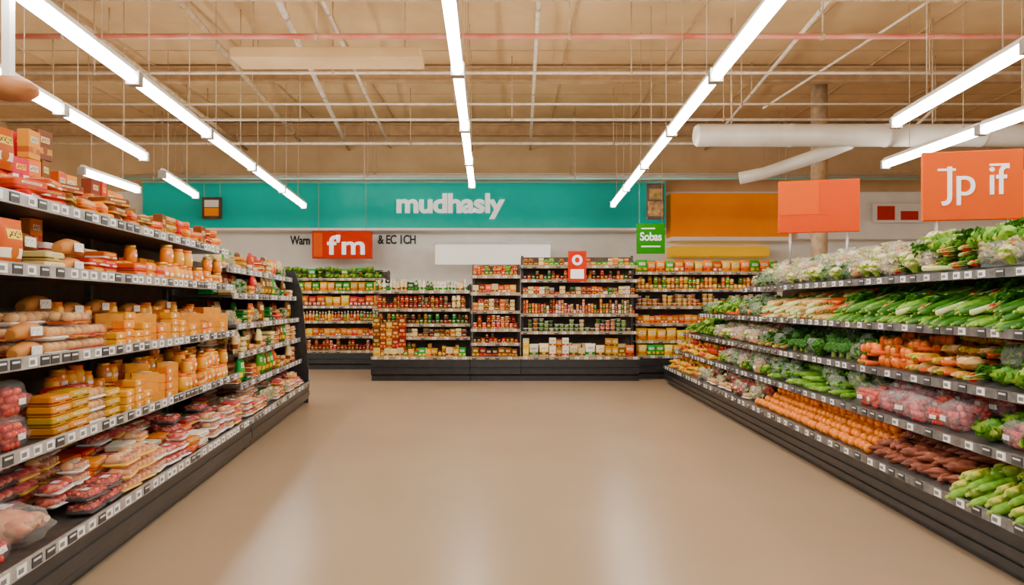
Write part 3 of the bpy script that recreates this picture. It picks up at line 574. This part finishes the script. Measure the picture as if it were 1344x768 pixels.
# ---- far shelving
def far(y,x0,x1,zs,top,label,basez=.46,dens=.2,ups=None,bk=.7):
    g=G((0,y,0),(1,0,0),(0,1,0),1)
    bp=[(.06,0),(.8,0),(.8,basez-.04),(0,basez-.04),(0,basez*.6),(.012,basez*.58),(.012,basez*.54),(0,basez*.52),(0,.14),(.06,.1)]
    unit(g,x0,x1,label,bp,bk,top,[(basez,0,0,x0,x1)]+[(z,.16,0,x0,x1) for z in zs],ups or [x0+.03,x1-.03],railcream,dens,railh=.05)
    return g,[basez]+zs
def stock(g,zs,x0,x1,top,sets,rows=(.2,),grp='goods'):
    zz=zs+[top]
    for i,z in enumerate(zs):
        mh=zz[i+1]-z-.06; ps=sets[i%len(sets)]
        r=(.04,.3) if i==0 else (.18,.36)
        fill(g,z,x0+.04,x1-.04,ps,r,(1,3),'%s on shelf %s'%(grp,['one','two','three','four','five','six','seven'][i]),mh,gap=.004)
gA_,z_=far(13.4,-2.77,-.83,[.84,1.1,1.4,1.76],1.9,'wide black based shelving unit of jars and packs')
stock(gA_,z_,-2.77,-.83,2.15,[S(carton,'cream','tan','green','yellow')+S(jar,'green','yellow','tan'),S(tea,'tan','brown','black','cream'),S(can,'black','brown','dgreen'),S(jar,'dred','brown','black','cream')+S(spice,'dred','brown'),S(bottle,'dgreen','wg','tan','cream')+S(carton,'dgreen','wg','cream')],grp='jars and cartons')
fill(gA_,.46,-2.74,-2.05,S(carton,'brown','tan','dred'),[.05],(4,4),'stacked brown cartons',.86)
gB_,z_=far(13.4,-.82,.17,[.72,1.0,1.36,1.72,2.06],2.3,'narrow tall shelving bay packed with red goods')
stock(gB_,z_,-.82,.17,2.4,[S(carton,'black','dred','brown'),S(can,'red','black','dred','brown'),S(jar,'red','dred','orange'),S(tea,'red','brown','orange','cream'),S(carton,'orange','red','dred','cream'),S(can,'orange','green','red')],grp='red tins and jars')
gC_,z_=far(13.4,.18,2.5,[.95,1.3,1.68,1.98,2.26],2.48,'tall cream railed shelving bay of small packs')
stock(gC_,z_,.18,2.5,2.5,[S(carton,'cream','white','yellow','tan','brown')+S(pouch,'wg','cream','yellow','orange'),S(ftub,'green','red','cream','dgreen','brown'),S(spice,'red','orange','dred','white','dgreen'),S(tea,'white','red','dgreen','dred','cream'),S(can,'dgreen','dred','red','orange','black'),S(tea,'cream','brown','green','tan','orange')],grp='small packs')
gD_,z_=far(13.75,2.52,5.6,[.75,1.1,1.45,1.8,2.15],2.4,'shelving bay of yellow and green packs')
stock(gD_,z_,2.52,5.6,2.5,[S(pouch,'green','yellow','wg'),S(pouch,'green','yellow'),S(carton,'orange','yellow','red'),S(ftub,'orange','red','yellow'),S(jar,'orange','yellow','green'),S(pouch,'orange','yellow','red','green')],grp='yellow and green packs')
gE_,z_=far(15.8,-6.2,-2.95,[.75,1.1,1.45,1.8,2.1],2.3,'shelving bay of bright bottles and leafy produce',.42)
stock(gE_,z_,-6.2,-2.95,2.5,[S(jar,'dred','red','brown'),S(carton,'red','yellow','orange'),S(bottle,'red','yellow','orange','green'),S(pouch,'yellow','red','orange'),S(pouch,'green','yellow'),[lett,pouch['green'],cabb,spin]],grp='bright packs')
# ---------------------------------------------------------------- signs
def text_mesh(body,w,h,mt,ext=.006,bold=.0):
    cu=bpy.data.curves.new('t','FONT'); cu.body=body; cu.size=1; cu.extrude=.02; cu.offset=bold; cu.align_x='CENTER'; cu.align_y='CENTER'; cu.space_character=.95
    o=bpy.data.objects.new('t',cu); C.objects.link(o); dg=bpy.context.evaluated_depsgraph_get(); me=bpy.data.meshes.new_from_object(o.evaluated_get(dg))
    bpy.data.objects.remove(o); xs=[v.co.x for v in me.vertices]; ys=[v.co.y for v in me.vertices]
    cx,cy=(min(xs)+max(xs))/2,(min(ys)+max(ys))/2; sx=w/(max(xs)-min(xs)); sy=h/(max(ys)-min(ys))
    for v in me.vertices: v.co=((v.co.x-cx)*sx,-v.co.z/.02*ext,(v.co.y-cy)*sy)
    me.materials.clear(); me.materials.append(mt); return me
wl=M('white_lettering',c(255,255,255),.4,emit=.3); bk=M('black_lettering',c(25,25,25),.5)
obj('sign_lettering',text_mesh('mudhasly',2.78,.66,wl,.02,.035),loc=(-1.57,17.52,4.03),label='bold white shop lettering on the teal wall band',category='sign')
obj('sign_lettering',text_mesh('Warn m',.75,.24,bk,.01,.02),loc=(-5.5,18.08,3.21),label='black wall lettering beside the red sign',category='sign')
obj('sign_lettering',text_mesh('& EC 1CH',1.0,.24,bk,.01,.02),loc=(-3.05,18.08,3.23),label='black wall lettering beside the red sign',category='sign')
def sign(name,label,w,h,mt,loc,rot=0,txt=(),posts=0,t=.04,extra=()):
    o=obj(name,B().rbox(w,t,h,.01,z=-h/2).mesh(name,mt),loc=loc,rot=(0,0,rot),label=label,category='sign')
    for body,tw,th,x,z,tm in txt: obj('lettering',text_mesh(body,tw,th,tm,.006,.0 if body[0]=='J' else .02),parent=o,loc=(x,-t/2-.004,z))
    for x0,x1,z0,z1,m2 in extra: obj('printed_patch',B().box(x0,x1,-t/2-.006,-t/2,z0,z1).mesh('patch',m2),parent=o)
    if posts:
        for x in (-w*.35,w*.35): obj('post',B().tube([(x,0,-h/2),(x,0,-h/2-posts)],.014,8).mesh('post',steel),parent=o)
    return o
def wires(o,w,h,z):
    for x in (-w*.4,w*.4): obj('hanging_wire',B().tube([(x,0,h/2),(x,0,6.2-z)],.005,5).mesh('wire',pipet),parent=o)
o=sign('hanging_sign','red orange sign with large white lettering',1.52,.7,redo,(-4.3,17.3,3.02),0,[("f'm",.95,.5,.1,0,wl)],0,.05,[(-.72,-.5,-.3,.3,oran)]); wires(o,1.5,.7,3.02)
o=sign('green_sign','small green hanging sign with white lettering',.66,.7,grn,(3.25,16.0,3.05),-.05,[('Sobas',.5,.2,0,.05,wl)],0,.04,[(-.22,.22,-.2,-.17,wl),(-.22,.1,.22,.25,wl)]); wires(o,.66,.7,3.05)
o=sign('orange_sign','large orange sign with white handwritten lettering above produce',.84,.64,oran,(4.24,6.3,2.6),-.2,[('Jp if',.56,.36,.02,.0,wl)],.35,.04,[(.14,.3,.17,.19,wl),(-.29,-.14,.14,.16,wl)])
o=sign('orange_sign','plain orange red banner sign above produce',.95,.66,M('banner_orange',c(222,76,0),.8,0,c(216,70,0),1,spec=.1),(3.86,8.6,2.74),-.25,(),.4,.04,[(-.47,.0,-.1,.33,oran)])
sign('orange_sign','narrow pale orange sign panel beside the lettered sign',.3,.5,gold,(5.0,6.6,2.55),-.2,(),.35)
o=sign('poster','small dark poster with pale picture on the teal band',.5,.55,backdark,(-7.6,17.3,3.95),0,(),0,.06,[(-.18,.18,-.2,.0,gold),(-.18,.18,.02,.2,white)]); wires(o,.5,.55,3.95)
o=sign('poster','small hanging picture of mixed food',.42,.85,backdark,(3.4,16.2,3.95),0,(),0,.05,[(-.18,.18,-.35,0,M('leaf_print2',c(190,150,90),.5,0,c(120,70,40),9)),(-.15,.15,.05,.3,M('leaf_print',c(80,110,50),.5,0,c(190,120,60),9))]); wires(o,.42,.85,3.95)
sign('red_sign','red shelf topper sign with white round marks',.36,.6,redo,(1.27,13.3,2.25),0,[('o',.2,.2,0,.12,wl)],0,.03,[(-.13,.13,-.24,-.06,wl)])
sign('wall_sign','white and red sign panel on the far wall',1.3,.5,white,(9.9,17.5,3.85),0,(),0,.05,[(-.55,-.1,-.18,.18,redo),(.05,.5,-.18,.05,redo)])
o=obj('hanging_post',B().box(-.03,.03,-.03,.03,0,3.05).mesh('post',white),loc=(-3.8,5.15,3.15),label='white square post hanging from the roof',category='post')
obj('curved_wooden_sign',B().blob((0,0,0),(.2,.15,.09),0,.1,2,1,18,10).mesh('bowl',M('wood',c(200,135,80),.5,0,c(160,100,55),6)),parent=o,loc=(.02,0,-.02))
# ---------------------------------------------------------------- world + camera
w=bpy.data.worlds.new('world'); bpy.context.scene.world=w; w.use_nodes=True
w.node_tree.nodes['Background'].inputs[0].default_value=(1,.96,.9,1); w.node_tree.nodes['Background'].inputs[1].default_value=1.3
cam=bpy.data.cameras.new('camera'); cam.lens=24; cam.sensor_width=36; cam.shift_y=.012; cam.clip_end=100
co=bpy.data.objects.new('camera',cam); C.objects.link(co); co.location=(0,0,1.5); co.rotation_euler=(math.radians(90),0,0); bpy.context.scene.camera=co
print('objects',len(bpy.data.objects))
